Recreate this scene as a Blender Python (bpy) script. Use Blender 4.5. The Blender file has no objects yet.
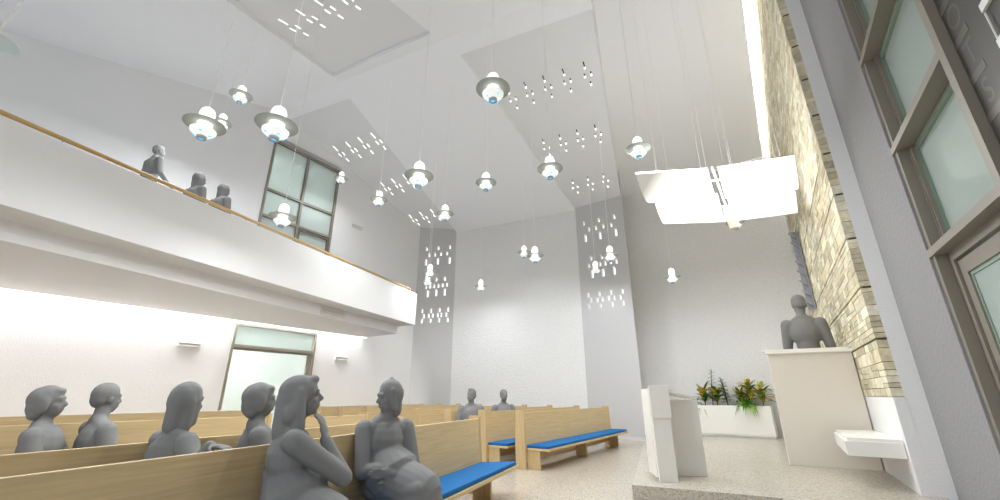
import bpy, bmesh, math, random
from mathutils import Vector, Matrix
from math import sin, cos, radians as rad, pi
random.seed(7)
S = bpy.context.scene
C = S.collection

# ------------------------------------------------------------------ materials
def lin(c):
    return tuple((v/255/12.92 if v/255 <= .04045 else ((v/255+.055)/1.055)**2.4) for v in c) + (1,)
def mat(name, rgb, rough=.6, bump=0, bscale=60, metal=0, spec=.4, emit=None, estr=0, var=0, vscale=8):
    m = bpy.data.materials.new(name); m.use_nodes = True
    nt = m.node_tree; b = nt.nodes['Principled BSDF']
    b.inputs['Base Color'].default_value = lin(rgb)
    b.inputs['Roughness'].default_value = rough
    b.inputs['Metallic'].default_value = metal
    b.inputs['Specular IOR Level'].default_value = spec
    if emit:
        b.inputs['Emission Color'].default_value = lin(emit); b.inputs['Emission Strength'].default_value = estr
    if bump or var:
        tc = nt.nodes.new('ShaderNodeTexCoord')
    if bump:
        n = nt.nodes.new('ShaderNodeTexNoise'); n.inputs['Scale'].default_value = bscale; n.inputs['Detail'].default_value = 3
        bp = nt.nodes.new('ShaderNodeBump'); bp.inputs['Strength'].default_value = bump; bp.inputs['Distance'].default_value = .02
        nt.links.new(tc.outputs['Object'], n.inputs['Vector']); nt.links.new(n.outputs['Fac'], bp.inputs['Height'])
        nt.links.new(bp.outputs['Normal'], b.inputs['Normal'])
    if var:
        n = nt.nodes.new('ShaderNodeTexNoise'); n.inputs['Scale'].default_value = vscale; n.inputs['Detail'].default_value = 5
        nt.links.new(tc.outputs['Object'], n.inputs['Vector'])
        r = nt.nodes.new('ShaderNodeMapRange'); r.inputs['From Min'].default_value = .3; r.inputs['From Max'].default_value = .7
        r.inputs['To Min'].default_value = 1-var; r.inputs['To Max'].default_value = 1+var
        nt.links.new(n.outputs['Fac'], r.inputs['Value'])
        mx = nt.nodes.new('ShaderNodeMix'); mx.data_type = 'RGBA'; mx.blend_type = 'MULTIPLY'; mx.inputs[0].default_value = 1
        mx.inputs[6].default_value = lin(rgb); nt.links.new(r.outputs['Result'], mx.inputs[7])
        nt.links.new(mx.outputs[2], b.inputs['Base Color'])
    return m
def wood(name, rgb, stretch=(9, .35, 9), var=.1, rough=.45):
    m = bpy.data.materials.new(name); m.use_nodes = True
    nt = m.node_tree; b = nt.nodes['Principled BSDF']; b.inputs['Roughness'].default_value = rough
    tc = nt.nodes.new('ShaderNodeTexCoord'); mp = nt.nodes.new('ShaderNodeMapping'); mp.inputs['Scale'].default_value = stretch
    nt.links.new(tc.outputs['Object'], mp.inputs['Vector'])
    n = nt.nodes.new('ShaderNodeTexNoise'); n.inputs['Scale'].default_value = 5; n.inputs['Detail'].default_value = 8; n.inputs['Roughness'].default_value = .65
    n.inputs['Distortion'].default_value = .6
    nt.links.new(mp.outputs['Vector'], n.inputs['Vector'])
    r = nt.nodes.new('ShaderNodeValToRGB')
    r.color_ramp.elements[0].position = .28; r.color_ramp.elements[1].position = .72
    r.color_ramp.elements[0].color = lin([c*(1-var) for c in rgb]); r.color_ramp.elements[1].color = lin([min(255, c*(1+var*.45)) for c in rgb])
    nt.links.new(n.outputs['Fac'], r.inputs['Fac']); nt.links.new(r.outputs['Color'], b.inputs['Base Color'])
    return m
def terrazzo(name, base, dark, rough):
    m = bpy.data.materials.new(name); m.use_nodes = True
    nt = m.node_tree; b = nt.nodes['Principled BSDF']; b.inputs['Roughness'].default_value = rough; b.inputs['Specular IOR Level'].default_value = .5
    tc = nt.nodes.new('ShaderNodeTexCoord')
    v = nt.nodes.new('ShaderNodeTexVoronoi'); v.inputs['Scale'].default_value = 85
    nt.links.new(tc.outputs['Object'], v.inputs['Vector'])
    sp = nt.nodes.new('ShaderNodeSeparateColor'); nt.links.new(v.outputs['Color'], sp.inputs['Color'])
    r = nt.nodes.new('ShaderNodeValToRGB'); e = r.color_ramp.elements
    e[0].position = 0; e[0].color = lin(dark); e[1].position = 1; e[1].color = lin([min(255, c*1.06) for c in base])
    x = e.new(.22); x.color = lin([c*.9 for c in base]); x = e.new(.6); x.color = lin(base)
    x = e.new(.8); x.color = lin((base[0]*.99, base[1]*.92, base[2]*.82))
    nt.links.new(sp.outputs[0], r.inputs['Fac']); nt.links.new(r.outputs['Color'], b.inputs['Base Color'])
    return m
def glass(name, tint, gloss=.4, diff=0, diffc=(150, 165, 160)):
    m = bpy.data.materials.new(name); m.use_nodes = True
    nt = m.node_tree; nt.nodes.clear()
    o = nt.nodes.new('ShaderNodeOutputMaterial'); t = nt.nodes.new('ShaderNodeBsdfTransparent'); t.inputs['Color'].default_value = lin(tint)
    sc_ = nt.nodes.new('ShaderNodeMath'); sc_.operation = 'MULTIPLY'; sc_.inputs[1].default_value = gloss
    g = nt.nodes.new('ShaderNodeBsdfGlossy'); g.inputs['Roughness'].default_value = .02
    d = nt.nodes.new('ShaderNodeBsdfDiffuse'); d.inputs['Color'].default_value = lin(diffc)
    a = nt.nodes.new('ShaderNodeMixShader'); a.inputs[0].default_value = diff
    nt.links.new(t.outputs[0], a.inputs[1]); nt.links.new(d.outputs[0], a.inputs[2])
    f = nt.nodes.new('ShaderNodeFresnel'); f.inputs['IOR'].default_value = 1.5
    x = nt.nodes.new('ShaderNodeMixShader'); nt.links.new(f.outputs[0], sc_.inputs[0]); nt.links.new(sc_.outputs[0], x.inputs[0])
    nt.links.new(a.outputs[0], x.inputs[1]); nt.links.new(g.outputs[0], x.inputs[2]); nt.links.new(x.outputs[0], o.inputs['Surface'])
    return m
def emis(name, rgb, s, alpha=1.0):
    m = bpy.data.materials.new(name); m.use_nodes = True
    nt = m.node_tree; nt.nodes.clear()
    o = nt.nodes.new('ShaderNodeOutputMaterial'); e = nt.nodes.new('ShaderNodeEmission')
    e.inputs['Color'].default_value = lin(rgb); e.inputs['Strength'].default_value = s
    if alpha < 1:
        t = nt.nodes.new('ShaderNodeBsdfTransparent'); x = nt.nodes.new('ShaderNodeMixShader'); x.inputs[0].default_value = alpha
        nt.links.new(t.outputs[0], x.inputs[1]); nt.links.new(e.outputs[0], x.inputs[2]); nt.links.new(x.outputs[0], o.inputs['Surface'])
    else:
        nt.links.new(e.outputs[0], o.inputs['Surface'])
    return m
def sail_mat():
    m = emis('lit_acrylic', (255, 250, 238), 1); nt = m.node_tree; e = nt.nodes['Emission']
    tc = nt.nodes.new('ShaderNodeTexCoord'); ln = nt.nodes.new('ShaderNodeVectorMath'); ln.operation = 'LENGTH'
    r = nt.nodes.new('ShaderNodeMapRange'); r.inputs['From Min'].default_value = .6; r.inputs['From Max'].default_value = 1.6; r.inputs['To Min'].default_value = 1.9; r.inputs['To Max'].default_value = .26
    nt.links.new(tc.outputs['Object'], ln.inputs[0]); nt.links.new(ln.outputs['Value'], r.inputs['Value']); nt.links.new(r.outputs['Result'], e.inputs['Strength'])
    return m
def stone_mat(name):
    m = bpy.data.materials.new(name); m.use_nodes = True
    nt = m.node_tree; b = nt.nodes['Principled BSDF']; b.inputs['Roughness'].default_value = .85
    a = nt.nodes.new('ShaderNodeAttribute'); a.attribute_name = 'stone'
    tc = nt.nodes.new('ShaderNodeTexCoord')
    n = nt.nodes.new('ShaderNodeTexNoise'); n.inputs['Scale'].default_value = 14; n.inputs['Detail'].default_value = 6
    nt.links.new(tc.outputs['Object'], n.inputs['Vector'])
    r = nt.nodes.new('ShaderNodeMapRange'); r.inputs['From Min'].default_value = .3; r.inputs['From Max'].default_value = .7; r.inputs['To Min'].default_value = .8; r.inputs['To Max'].default_value = 1.15
    nt.links.new(n.outputs['Fac'], r.inputs['Value'])
    mx = nt.nodes.new('ShaderNodeMix'); mx.data_type = 'RGBA'; mx.blend_type = 'MULTIPLY'; mx.inputs[0].default_value = 1
    nt.links.new(a.outputs['Color'], mx.inputs[6]); nt.links.new(r.outputs['Result'], mx.inputs[7]); nt.links.new(mx.outputs[2], b.inputs['Base Color'])
    bp = nt.nodes.new('ShaderNodeBump'); bp.inputs['Strength'].default_value = .5; bp.inputs['Distance'].default_value = .02
    nt.links.new(n.outputs['Fac'], bp.inputs['Height']); nt.links.new(bp.outputs['Normal'], b.inputs['Normal'])
    return m

M = dict(
    white=mat('white_paint', (230, 230, 231), .8, bump=.25, bscale=60),
    ceil=mat('ceiling_paint', (240, 241, 243), .85),
    grey=mat('grey_paint', (206, 206, 207), .8), pillar=mat('pillar_grey', (192, 192, 193), .8),
    cgrey=mat('ceiling_grey_paint', (228, 228, 229), .85),
    rough=mat('rough_plaster', (224, 224, 224), .9, bump=1, bscale=22, var=.05, vscale=30),
    stucco=mat('stucco', (142, 142, 143), .9, bump=.5, bscale=26),
    floor=terrazzo('terrazzo', (190, 184, 174), (138, 128, 113), .2),
    step=terrazzo('terrazzo_step', (190, 185, 176), (142, 133, 120), .26),
    oak=wood('oak', (204, 178, 132)), oakv=wood('oak_upright', (198, 172, 128), (9, 9, .35)),
    rail=wood('handrail_wood', (196, 162, 104), (6, .4, 6)),
    blue=mat('blue_fabric', (8, 96, 156), .9, bump=.25, bscale=220),
    frame=mat('window_frame', (134, 128, 117), .45), framed=mat('window_frame_dark', (118, 113, 104), .5),
    panel=mat('dark_panel', (62, 60, 55), .35), panelt=mat('dark_panel_mark', (88, 85, 79), .35),
    bracket=mat('white_bracket', (225, 226, 226), .5),
    glassl=glass('pale_glass', (206, 219, 214), diff=.55, diffc=(224, 231, 230)), glassd=glass('door_glass', (230, 236, 234), .4, .3, (232, 238, 236)), glassr=glass('grey_green_glass', (160, 172, 167), .12, diff=.6, diffc=(196, 208, 203)),
    glasse=mat('green_glass_edge', (140, 160, 146), .2),
    lwhite=mat('white_lacquer', (232, 230, 224), .35), lcream=mat('cream_lacquer', (222, 215, 205), .4),
    steel=mat('brushed_steel', (158, 160, 166), .35, metal=.6),
    disc=mat('grey_disc', (158, 163, 156), .5),
    cord=mat('cord', (240, 239, 232), .6),
    dome=emis('frosted_glow', (255, 254, 246), 1.25, .55), bulb=emis('lamp_bulb', (255, 252, 200), 1.3),
    ring=mat('glass_ring', (245, 246, 244), .15, emit=(255, 255, 250), estr=.22),
    bluebit=mat('blue_glint', (90, 190, 240), .1, emit=(90, 195, 245), estr=.6),
    lens=mat('grey_lens', (170, 176, 178), .2),
    sail=sail_mat(), sailup=mat('acrylic_uplight', (205, 202, 196), .4, emit=(252, 253, 255), estr=2.2),  # wing tops and rims glow as an added uplight for the ceiling
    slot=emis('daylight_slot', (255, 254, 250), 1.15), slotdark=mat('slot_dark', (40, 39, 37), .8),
    cove=emis('cove_strip', (255, 253, 245), 7.0),
    beige=mat('beige_metal', (214, 200, 186), .4),
    person=mat('grey_figure', (130, 130, 130), .95, spec=.1),
    stone=stone_mat('ashlar'), joint=mat('dark_joint', (96, 88, 74), .9),
    soil=mat('soil', (60, 48, 36), 1),
    leafd=mat('leaf_dark', (62, 112, 46), .5, var=.3), leafl=mat('leaf_light', (132, 176, 70), .5, var=.25),
    leafy=mat('leaf_yellow', (214, 190, 66), .5, var=.35, vscale=30), leafo=mat('leaf_olive', (126, 136, 52), .5, var=.4, vscale=25),
    stem=mat('stem', (90, 96, 50), .6), ochre=mat('ochre', (214, 178, 60), .6),
    discg=mat('pale_green_disc', (200, 212, 204), .4),
    outw=mat('outside_render', (205, 212, 206), .9), outg=mat('outside_grey', (150, 158, 156), .9), outl=mat('lobby_white', (236, 236, 234), .9),  # outg: plain grey for walls beyond the glass
)

# ------------------------------------------------------------------ mesh builder
class MB:
    def __init__(s): s.v = []; s.f = []; s.m = []; s.c = None
    def poly(s, pts, mi=0):
        b = len(s.v); s.v += [tuple(p) for p in pts]; s.f.append(tuple(range(b, b+len(pts)))); s.m.append(mi)
    def prism(s, poly, z0, z1, mi=0, caps=True):      # poly in xy (counter-clockwise), z extrude
        n = len(poly); b = len(s.v)
        s.v += [(p[0], p[1], z0) for p in poly] + [(p[0], p[1], z1) for p in poly]
        for i in range(n):
            j = (i+1) % n; s.f.append((b+i, b+j, b+n+j, b+n+i)); s.m.append(mi)
        s.f.append(tuple(b+n-1-i for i in range(n))); s.m.append(mi)
        s.f.append(tuple(b+n+i for i in range(n))); s.m.append(mi)
    def box(s, x0, x1, y0, y1, z0, z1, mi=0):
        s.prism([(x0, y0), (x1, y0), (x1, y1), (x0, y1)], z0, z1, mi)
    def hexa(s, lo, hi, mi=0):                         # two matching quads of 3D points
        b = len(s.v); n = len(lo); s.v += [tuple(p) for p in lo] + [tuple(p) for p in hi]
        for i in range(n):
            j = (i+1) % n; s.f.append((b+i, b+j, b+n+j, b+n+i)); s.m.append(mi)
        s.f.append(tuple(b+n-1-i for i in range(n))); s.m.append(mi); s.f.append(tuple(b+n+i for i in range(n))); s.m.append(mi)
    def tube(s, pts, r, n=8, mi=0, r2=None):
        pts = [Vector(p) for p in pts]; b = len(s.v); k = len(pts)
        for i, p in enumerate(pts):
            d = (pts[min(i+1, k-1)]-pts[max(i-1, 0)]).normalized()
            u = d.orthogonal().normalized() if i == 0 else (u - d*u.dot(d)).normalized()
            w = d.cross(u); rr = r if r2 is None else r+(r2-r)*i/(k-1)
            for j in range(n):
                a = 2*pi*j/n; s.v.append(tuple(p+u*rr*cos(a)+w*rr*sin(a)))
        for i in range(k-1):
            for j in range(n):
                q = (j+1) % n; s.f.append((b+i*n+j, b+i*n+q, b+(i+1)*n+q, b+(i+1)*n+j)); s.m.append(mi)
        s.f.append(tuple(b+n-1-j for j in range(n))); s.m.append(mi)
        s.f.append(tuple(b+(k-1)*n+j for j in range(n))); s.m.append(mi)
    def lathe(s, prof, n=32, mi=0, o=(0, 0, 0), close=False):      # prof [(r,z)]
        b = len(s.v); k = len(prof)
        for r, z in prof:
            for j in range(n):
                a = 2*pi*j/n; s.v.append((o[0]+max(r, 1e-4)*cos(a), o[1]+max(r, 1e-4)*sin(a), o[2]+z))
        for i in range(k if close else k-1):
            for j in range(n):
                q = (j+1) % n; i2 = (i+1) % k
                s.f.append((b+i*n+j, b+i*n+q, b+i2*n+q, b+i2*n+j)); s.m.append(mi)
    def ell(s, c, r, rot=None, n=14, k=9, mi=0):
        b = len(s.v); c = Vector(c)
        for i in range(k+1):
            th = pi*i/k
            for j in range(n):
                a = 2*pi*j/n
                p = Vector((r[0]*max(sin(th), .01)*cos(a), r[1]*max(sin(th), .01)*sin(a), r[2]*cos(th)))
                if rot: p = rot @ p
                s.v.append(tuple(c+p))
        for i in range(k):
            for j in range(n):
                q = (j+1) % n; s.f.append((b+i*n+j, b+(i+1)*n+j, b+(i+1)*n+q, b+i*n+q)); s.m.append(mi)
        s.f.append(tuple(b+j for j in range(n))); s.m.append(mi); s.f.append(tuple(b+k*n+n-1-j for j in range(n))); s.m.append(mi)
    def cap(s, a, b, ra, rb, n=20, mi=0):              # tapered capsule
        a = Vector(a); b = Vector(b); d = (b-a); L = d.length; d.normalize()
        u = d.orthogonal().normalized(); w = d.cross(u); st = []
        for t in (-90, -60, -30, 0): st.append((a+d*ra*sin(rad(t)), ra*max(cos(rad(t)), .05)))
        for t in (0, 30, 60, 90): st.append((b+d*rb*sin(rad(t)), rb*max(cos(rad(t)), .05)))
        o = len(s.v)
        for p, r in st:
            for j in range(n):
                q = 2*pi*j/n; s.v.append(tuple(p+u*r*cos(q)+w*r*sin(q)))
        for i in range(len(st)-1):
            for j in range(n):
                q = (j+1) % n; s.f.append((o+i*n+j, o+i*n+q, o+(i+1)*n+q, o+(i+1)*n+j)); s.m.append(mi)
        s.f.append(tuple(o+n-1-j for j in range(n))); s.m.append(mi)
        s.f.append(tuple(o+(len(st)-1)*n+j for j in range(n))); s.m.append(mi)
    def build(s, name, mats, parent=None, smooth=False, bevel=0, fix=True):
        me = bpy.data.meshes.new(name); me.from_pydata(s.v, [], s.f)
        for m in (mats if isinstance(mats, (list, tuple)) else [mats]): me.materials.append(m)
        me.polygons.foreach_set('material_index', s.m)
        if smooth: me.polygons.foreach_set('use_smooth', [True]*len(s.f))
        if fix:
            bm = bmesh.new(); bm.from_mesh(me); bmesh.ops.recalc_face_normals(bm, faces=bm.faces)
            if bevel:
                es = [e for e in bm.edges if len(e.link_faces) == 2 and e.calc_face_angle(0) > .6]
                bmesh.ops.bevel(bm, geom=es, offset=bevel, segments=2, affect='EDGES', profile=.6)
            bm.to_mesh(me); bm.free()
        me.update()
        o = bpy.data.objects.new(name, me); C.objects.link(o)
        if parent: o.parent = parent
        return o
def tag(o, label=None, cat=None, group=None, kind=None):
    if label: o['label'] = label
    if cat: o['category'] = cat
    if group: o['group'] = group
    if kind: o['kind'] = kind
    return o
def struct(o, label=None): o['kind'] = 'structure'; return tag(o, label)
def empty(name, loc, az=0, label=None, cat=None, group=None):
    o = bpy.data.objects.new(name, None); C.objects.link(o); o.empty_display_size = .2
    o.location = loc; o.rotation_euler = (0, 0, -rad(az)); return tag(o, label, cat, group)
def dup(root, loc, az, label, group=None):
    r = root.copy(); C.objects.link(r); r.location = loc; r.rotation_euler = (0, 0, -rad(az)); r['label'] = label
    if group: r['group'] = group
    for ch in list(root.children):
        c = ch.copy(); C.objects.link(c); c.parent = r
        for g in list(ch.children):
            d = g.copy(); C.objects.link(d); d.parent = c
    return r
def dirv(az): return Vector((sin(rad(az)), cos(rad(az))))
def V3(p, z): return (p[0], p[1], z)

# ------------------------------------------------------------------ plan of the room
T0 = Vector((-1.617, 15.243)); E1 = Vector((.906, -.424)); N1 = Vector((-.424, -.906))
SL, ZR, DR, S2 = .265, 9.042, 6.80, .295
def zfar(p, off=0): return 7.24+SL*((Vector(p[:2])-T0).dot(N1))+off
def znear(p, off=0): return ZR-S2*((Vector(p[:2])-T0).dot(N1)-DR)+off
def PQ(p, q): return T0+E1*p+N1*q
K = Vector((-3.18, 15.40)); W1 = Vector((-1.72, 15.28)); W2 = Vector((2.62, 13.22)); W3 = Vector((4.0, 12.36))
LD = dirv(33); KL = K-LD*19
T2a = Vector((4.35, 13.85)); T2b = Vector((8.25, 10.80))
P2 = Vector((4.51, 5.06)); SD = dirv(32); SR = Vector((SD[1], -SD[0]))         # stone wall line, and "right" of it
def SP(s, off): return P2+SD*s+SR*off

# floor
b = MB(); b.prism([(-14, -4), (2.2, -4), (9, 8.5), (9, 17), (-14, 17)], -.3, 0); struct(b.build('floor', M['floor']))
# left wall with an upper window hole (hidden openings are cut as separate wall pieces)
def wall_strip(mb, a, d, spans, th, mi=0):       # spans: (s0,s1,z0,z1) measured from a along -d ; thickness to the left
    nrm = Vector((-d[1], d[0]))
    for s0, s1, z0, z1 in spans:
        p, q = a-d*s0, a-d*s1
        mb.prism([p, p+nrm*th, q+nrm*th, q], z0, z1, mi)
b = MB()
wall_strip(b, K, LD, [(0, 3.87, 0, 9.4), (6.10, 19, 0, 9.4), (3.87, 6.10, 2.86, 4.3), (3.87, 6.10, 8.16, 9.4)], .3)
struct(b.build('wall_left', M['white']))
# far wall facets
def facet(name, a, c, z1, m, holes=(), depth=.2, off=0):
    """vertical wall panel with real slots cut through it; each slot ends on a daylight pane"""
    d = (c-a); L = d.length; d.normalize(); nb = Vector((-d[1], d[0]))
    bm = bmesh.new()
    def w(u, z, dep=0): p = a+d*u+nb*dep; return bm.verts.new((p[0], p[1], z))
    def loop(pts):
        vs = [w(*p) for p in pts]; return [bm.edges.new((vs[i], vs[(i+1) % len(vs)])) for i in range(len(vs))]
    es = loop([(0, 0), (L, 0), (L, z1), (0, z1)])
    for u, z, hw, hh in holes: es += loop([(u-hw, z-hh), (u+hw, z-hh), (u+hw, z+hh), (u-hw, z+hh)])
    bmesh.ops.triangle_fill(bm, use_beauty=True, use_dissolve=False, edges=es)
    for u, z, hw, hh in holes:
        cs = [(u-hw, z-hh), (u+hw, z-hh), (u+hw, z+hh), (u-hw, z+hh)]
        fr = [w(*c0) for c0 in cs]; bk = [w(c0[0], c0[1], depth) for c0 in cs]
        for i in range(4):
            f = bm.faces.new((fr[i], fr[(i+1) % 4], bk[(i+1) % 4], bk[i])); f.material_index = 1
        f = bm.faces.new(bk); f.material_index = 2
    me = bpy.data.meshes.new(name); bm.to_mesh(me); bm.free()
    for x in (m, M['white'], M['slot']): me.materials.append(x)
    o = bpy.data.objects.new(name, me); C.objects.link(o); return struct(o)
def hs(t, m_, l, kind):
    return [(u, z, .036, .085) for u, z in t]+[(u, z, .036, .085) for u, z in m_]+[(u, z, .04, .14) for u, z in l]
hB = hs([(.31, 6.58), (.77, 6.60), (1.23, 6.64)], [(.42, 6.33), (.65, 6.34), (.88, 6.36), (1.12, 6.38)], [(.31, 6.04), (.77, 6.07), (1.23, 6.09)], 0) + \
     hs([(.44, 5.33), (.75, 5.34), (1.08, 5.36)], [(.37, 5.06), (.52, 5.07), (.68, 5.08), (.84, 5.09), (1.0, 5.11), (1.17, 5.13)], [(.44, 4.79), (.77, 4.82), (1.09, 4.84)], 0) + \
     hs([(.28, 4.13), (.61, 4.14), (.93, 4.16), (1.25, 4.18)], [(.35, 3.94), (.53, 3.95), (.68, 3.96), (.87, 3.97), (1.0, 3.98), (1.19, 3.99)], [], 0) + \
     hs([(.28, 3.75), (.61, 3.77), (.93, 3.78), (1.25, 3.79)], [], [], 0)
hC = hs([(.28, 6.69), (.8, 6.70), (1.32, 6.70)], [(.44, 6.44), (.68, 6.44), (.93, 6.45), (1.2, 6.44)], [(.3, 6.15), (.8, 6.15), (1.33, 6.15)], 0) + \
     hs([(.44, 5.41), (.8, 5.41), (1.16, 5.41)], [(.35, 5.17), (.54, 5.17), (.72, 5.17), (.89, 5.17), (1.07, 5.19), (1.25, 5.18)], [(.44, 4.88), (.8, 4.88), (1.16, 4.89)], 0) + \
     hs([(.26, 4.2), (.62, 4.2), (.99, 4.21), (1.35, 4.2)], [(.34, 4.03), (.54, 4.02), (.7, 4.02), (.9, 4.03), (1.07, 4.02), (1.27, 4.02)], [], 0) + \
     hs([(.26, 3.83), (.63, 3.83), (1.0, 3.83), (1.34, 3.83)], [], [], 0)
facet('wall_pillar', K, W1, 7.62, M['pillar'], hB)
facet('wall_far', W1, W2, 7.5, M['rough'])
facet('wall_pillar', W2, W3, 7.62, M['pillar'], hC)
b = MB()
b.poly([V3(W3, 0), V3(T2a, 0), V3(T2a, 10.4), V3(W3, 10.4)])
struct(b.build('wall_return', M['grey']))
facet('wall_far', T2a, T2b, 8.6, M['rough'])
# shallow skirting along the far walls
b = MB()
for a, c in ((K, W1), (W1, W2), (W2, W3)):
    d = (c-a).normalized(); nf = Vector((d[1], -d[0])); b.prism([a+nf*.012, a+nf*.002, c+nf*.002, c+nf*.012], 0, .07)
struct(b.build('baseboard_far', M['grey']))

# ------------------------------------------------------------------ folded ceiling
Bnr, Bnl = Vector((-4.148, 9.466)), Vector((-7.2, 10.82)); Cnl, Cnr = Vector((-.974, 7.929)), Vector((1.969, 6.637))
RL, RRt = PQ(-7.6, DR), PQ(5.6, DR)
b = MB()
def fpoly(mb, pts, fz, mi=0, off=0): mb.poly([V3(p, fz(p, off)) for p in pts], mi)
fpoly(b, [W1, W2, Cnl, Bnr], zfar)
fpoly(b, [Bnl, Bnr, Cnl, Cnr, RRt, RL], zfar)
Anl, Afl, Afr, Anr = Vector((-5.75, 3.0)), Vector((-4.335, 8.69)), Vector((-1.56, 7.301)), Vector((-3.84, 3.0))
NLb, NRb = PQ(-7.6, 17.5), PQ(5.6, 17.5)
Ln = Vector((-9.6, 3.0)); Rn = Vector((-.2, 2.0))
NL = PQ(-12.5, 12.2)
fpoly(b, [RL, Afl, Anl, PQ(-7.2, 16.5), PQ(-14, 16.5), PQ(-14, DR)], znear)
fpoly(b, [RL, RRt, Afr, Afl], znear)
fpoly(b, [RRt, PQ(5.6, 16.5), PQ(-7.2, 16.5), Anl, Anr, Afr], znear)
struct(b.build('ceiling', M['ceil'], fix=False))
def dark_panel(name, quad, fz, clusters, along, cap, hl, off=.12, depth=.2, skip=1):
    bm = bmesh.new()
    def w(p, o): return bm.verts.new((p[0], p[1], fz(p, o)))
    def loop(pts):
        vs = [w(p, off) for p in pts]; return [bm.edges.new((vs[i], vs[(i+1) % len(vs)])) for i in range(len(vs))]
    es = loop(quad); holes = []
    ac = Vector((-along[1], along[0])); 
    if ac.dot(E1) < 0: ac = -ac
    for (p, q) in clusters:
        c = PQ(p, q)
        for (x, y, L) in ((0, 0, .10), (-.06, -.27, .065), (.1, -.26, .065), (.03, -.52, .065)):
            o = c+ac*x+along*y; hw = .021
            holes.append([o-ac*hw-along*L*hl, o+ac*hw-along*L*hl, o+ac*hw+along*L*hl, o-ac*hw+along*L*hl])
    for h in holes: es += loop(h)
    bmesh.ops.triangle_fill(bm, use_beauty=True, use_dissolve=False, edges=es)
    for h in holes:
        lo = [w(p, off) for p in h]; hi = [w(p, off+depth) for p in h]
        for i in range(4):
            f = bm.faces.new((lo[i], lo[(i+1) % 4], hi[(i+1) % 4], hi[i])); f.material_index = 4 if i == 0 else 1  # one end wall of each slot glows, standing in for daylight on it
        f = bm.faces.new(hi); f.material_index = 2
    n = len(quad)
    for i in range(skip, n):
        p, q = quad[i], quad[(i+1) % n]
        f = bm.faces.new((w(p, 0), w(q, 0), w(q, off), w(p, off))); f.material_index = 3
    me = bpy.data.meshes.new(name); bm.to_mesh(me); bm.free()
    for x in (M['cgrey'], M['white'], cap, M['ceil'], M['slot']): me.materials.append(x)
    o = bpy.data.objects.new(name, me); C.objects.link(o); return struct(o)
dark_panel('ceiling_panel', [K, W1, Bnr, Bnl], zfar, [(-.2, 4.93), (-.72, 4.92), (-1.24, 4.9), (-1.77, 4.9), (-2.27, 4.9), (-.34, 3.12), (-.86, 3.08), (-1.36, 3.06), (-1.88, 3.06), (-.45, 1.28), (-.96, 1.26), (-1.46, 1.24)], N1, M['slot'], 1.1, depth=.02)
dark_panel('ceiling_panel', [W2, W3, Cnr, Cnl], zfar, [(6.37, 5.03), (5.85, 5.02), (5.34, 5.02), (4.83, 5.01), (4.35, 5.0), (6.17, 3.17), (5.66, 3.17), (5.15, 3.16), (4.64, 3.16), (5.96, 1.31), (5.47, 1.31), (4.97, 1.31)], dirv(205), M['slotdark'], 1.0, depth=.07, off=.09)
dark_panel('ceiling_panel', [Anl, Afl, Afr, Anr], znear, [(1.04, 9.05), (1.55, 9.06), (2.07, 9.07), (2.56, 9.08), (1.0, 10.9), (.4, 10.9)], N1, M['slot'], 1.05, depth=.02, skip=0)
# right-hand ceiling over the platform (higher) with the slot along the stone wall
TD = (T2b-T2a).normalized(); TN = Vector((TD[1], -TD[0]))
def zt2(p, off=0): return 8.0+.27*((Vector(p[:2])-T2a).dot(TN))+off
Se = SP(6.85, -.20); Sn = SP(.6, -.25)
zn2 = zt2(Sn)
b = MB()
Lr = Vector((2.17, 7.16))
b.poly([V3(T2a, zt2(T2a)), V3(Se, zt2(Se)), V3(Sn, zt2(Sn)), V3(Lr, zt2(Lr))])
L2, L3 = Vector((.4, 2.2)), SP(-7, -.25)
b.poly([V3(Lr, zt2(Lr)), V3(Sn, zt2(Sn)), V3(L3, 7.6), V3(L2, 7.6)])
b.poly([V3(Sn, zn2), V3(SP(.6, .9), zn2), V3(SP(-7, .9), 7.6), V3(L3, 7.6)])
b.poly([V3(T2a, zt2(T2a)), V3(Lr, zt2(Lr)), V3(Cnr, zfar(Cnr)), V3(W3, zfar(W3))], 0)
b.poly([V3(Lr, zt2(Lr)), V3(L2, 7.6), V3(PQ(5.6, 13), znear(PQ(5.6, 13))), V3(RRt, ZR), V3(Cnr, zfar(Cnr))], 0)
# rim of the cove
b.hexa([V3(Se, zt2(Se)), V3(Sn, zn2), V3(SP(.6, -.29), zn2), V3(SP(6.85, -.24), zt2(Se))], [V3(Se, zt2(Se)+.3), V3(Sn, zn2+.3), V3(SP(.6, -.29), zn2+.3), V3(SP(6.85, -.24), zt2(Se)+.3)])
struct(b.build('ceiling', M['ceil'], fix=False))
b = MB()
b.poly([V3(SP(6.85, -.22), 8.5), V3(SP(6.85, .2), 8.5), V3(SP(.3, .2), zn2+.45), V3(SP(.3, -.27), zn2+.45)])
struct(b.build('ceiling_cove_light', M['cove'], fix=False))

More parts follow.
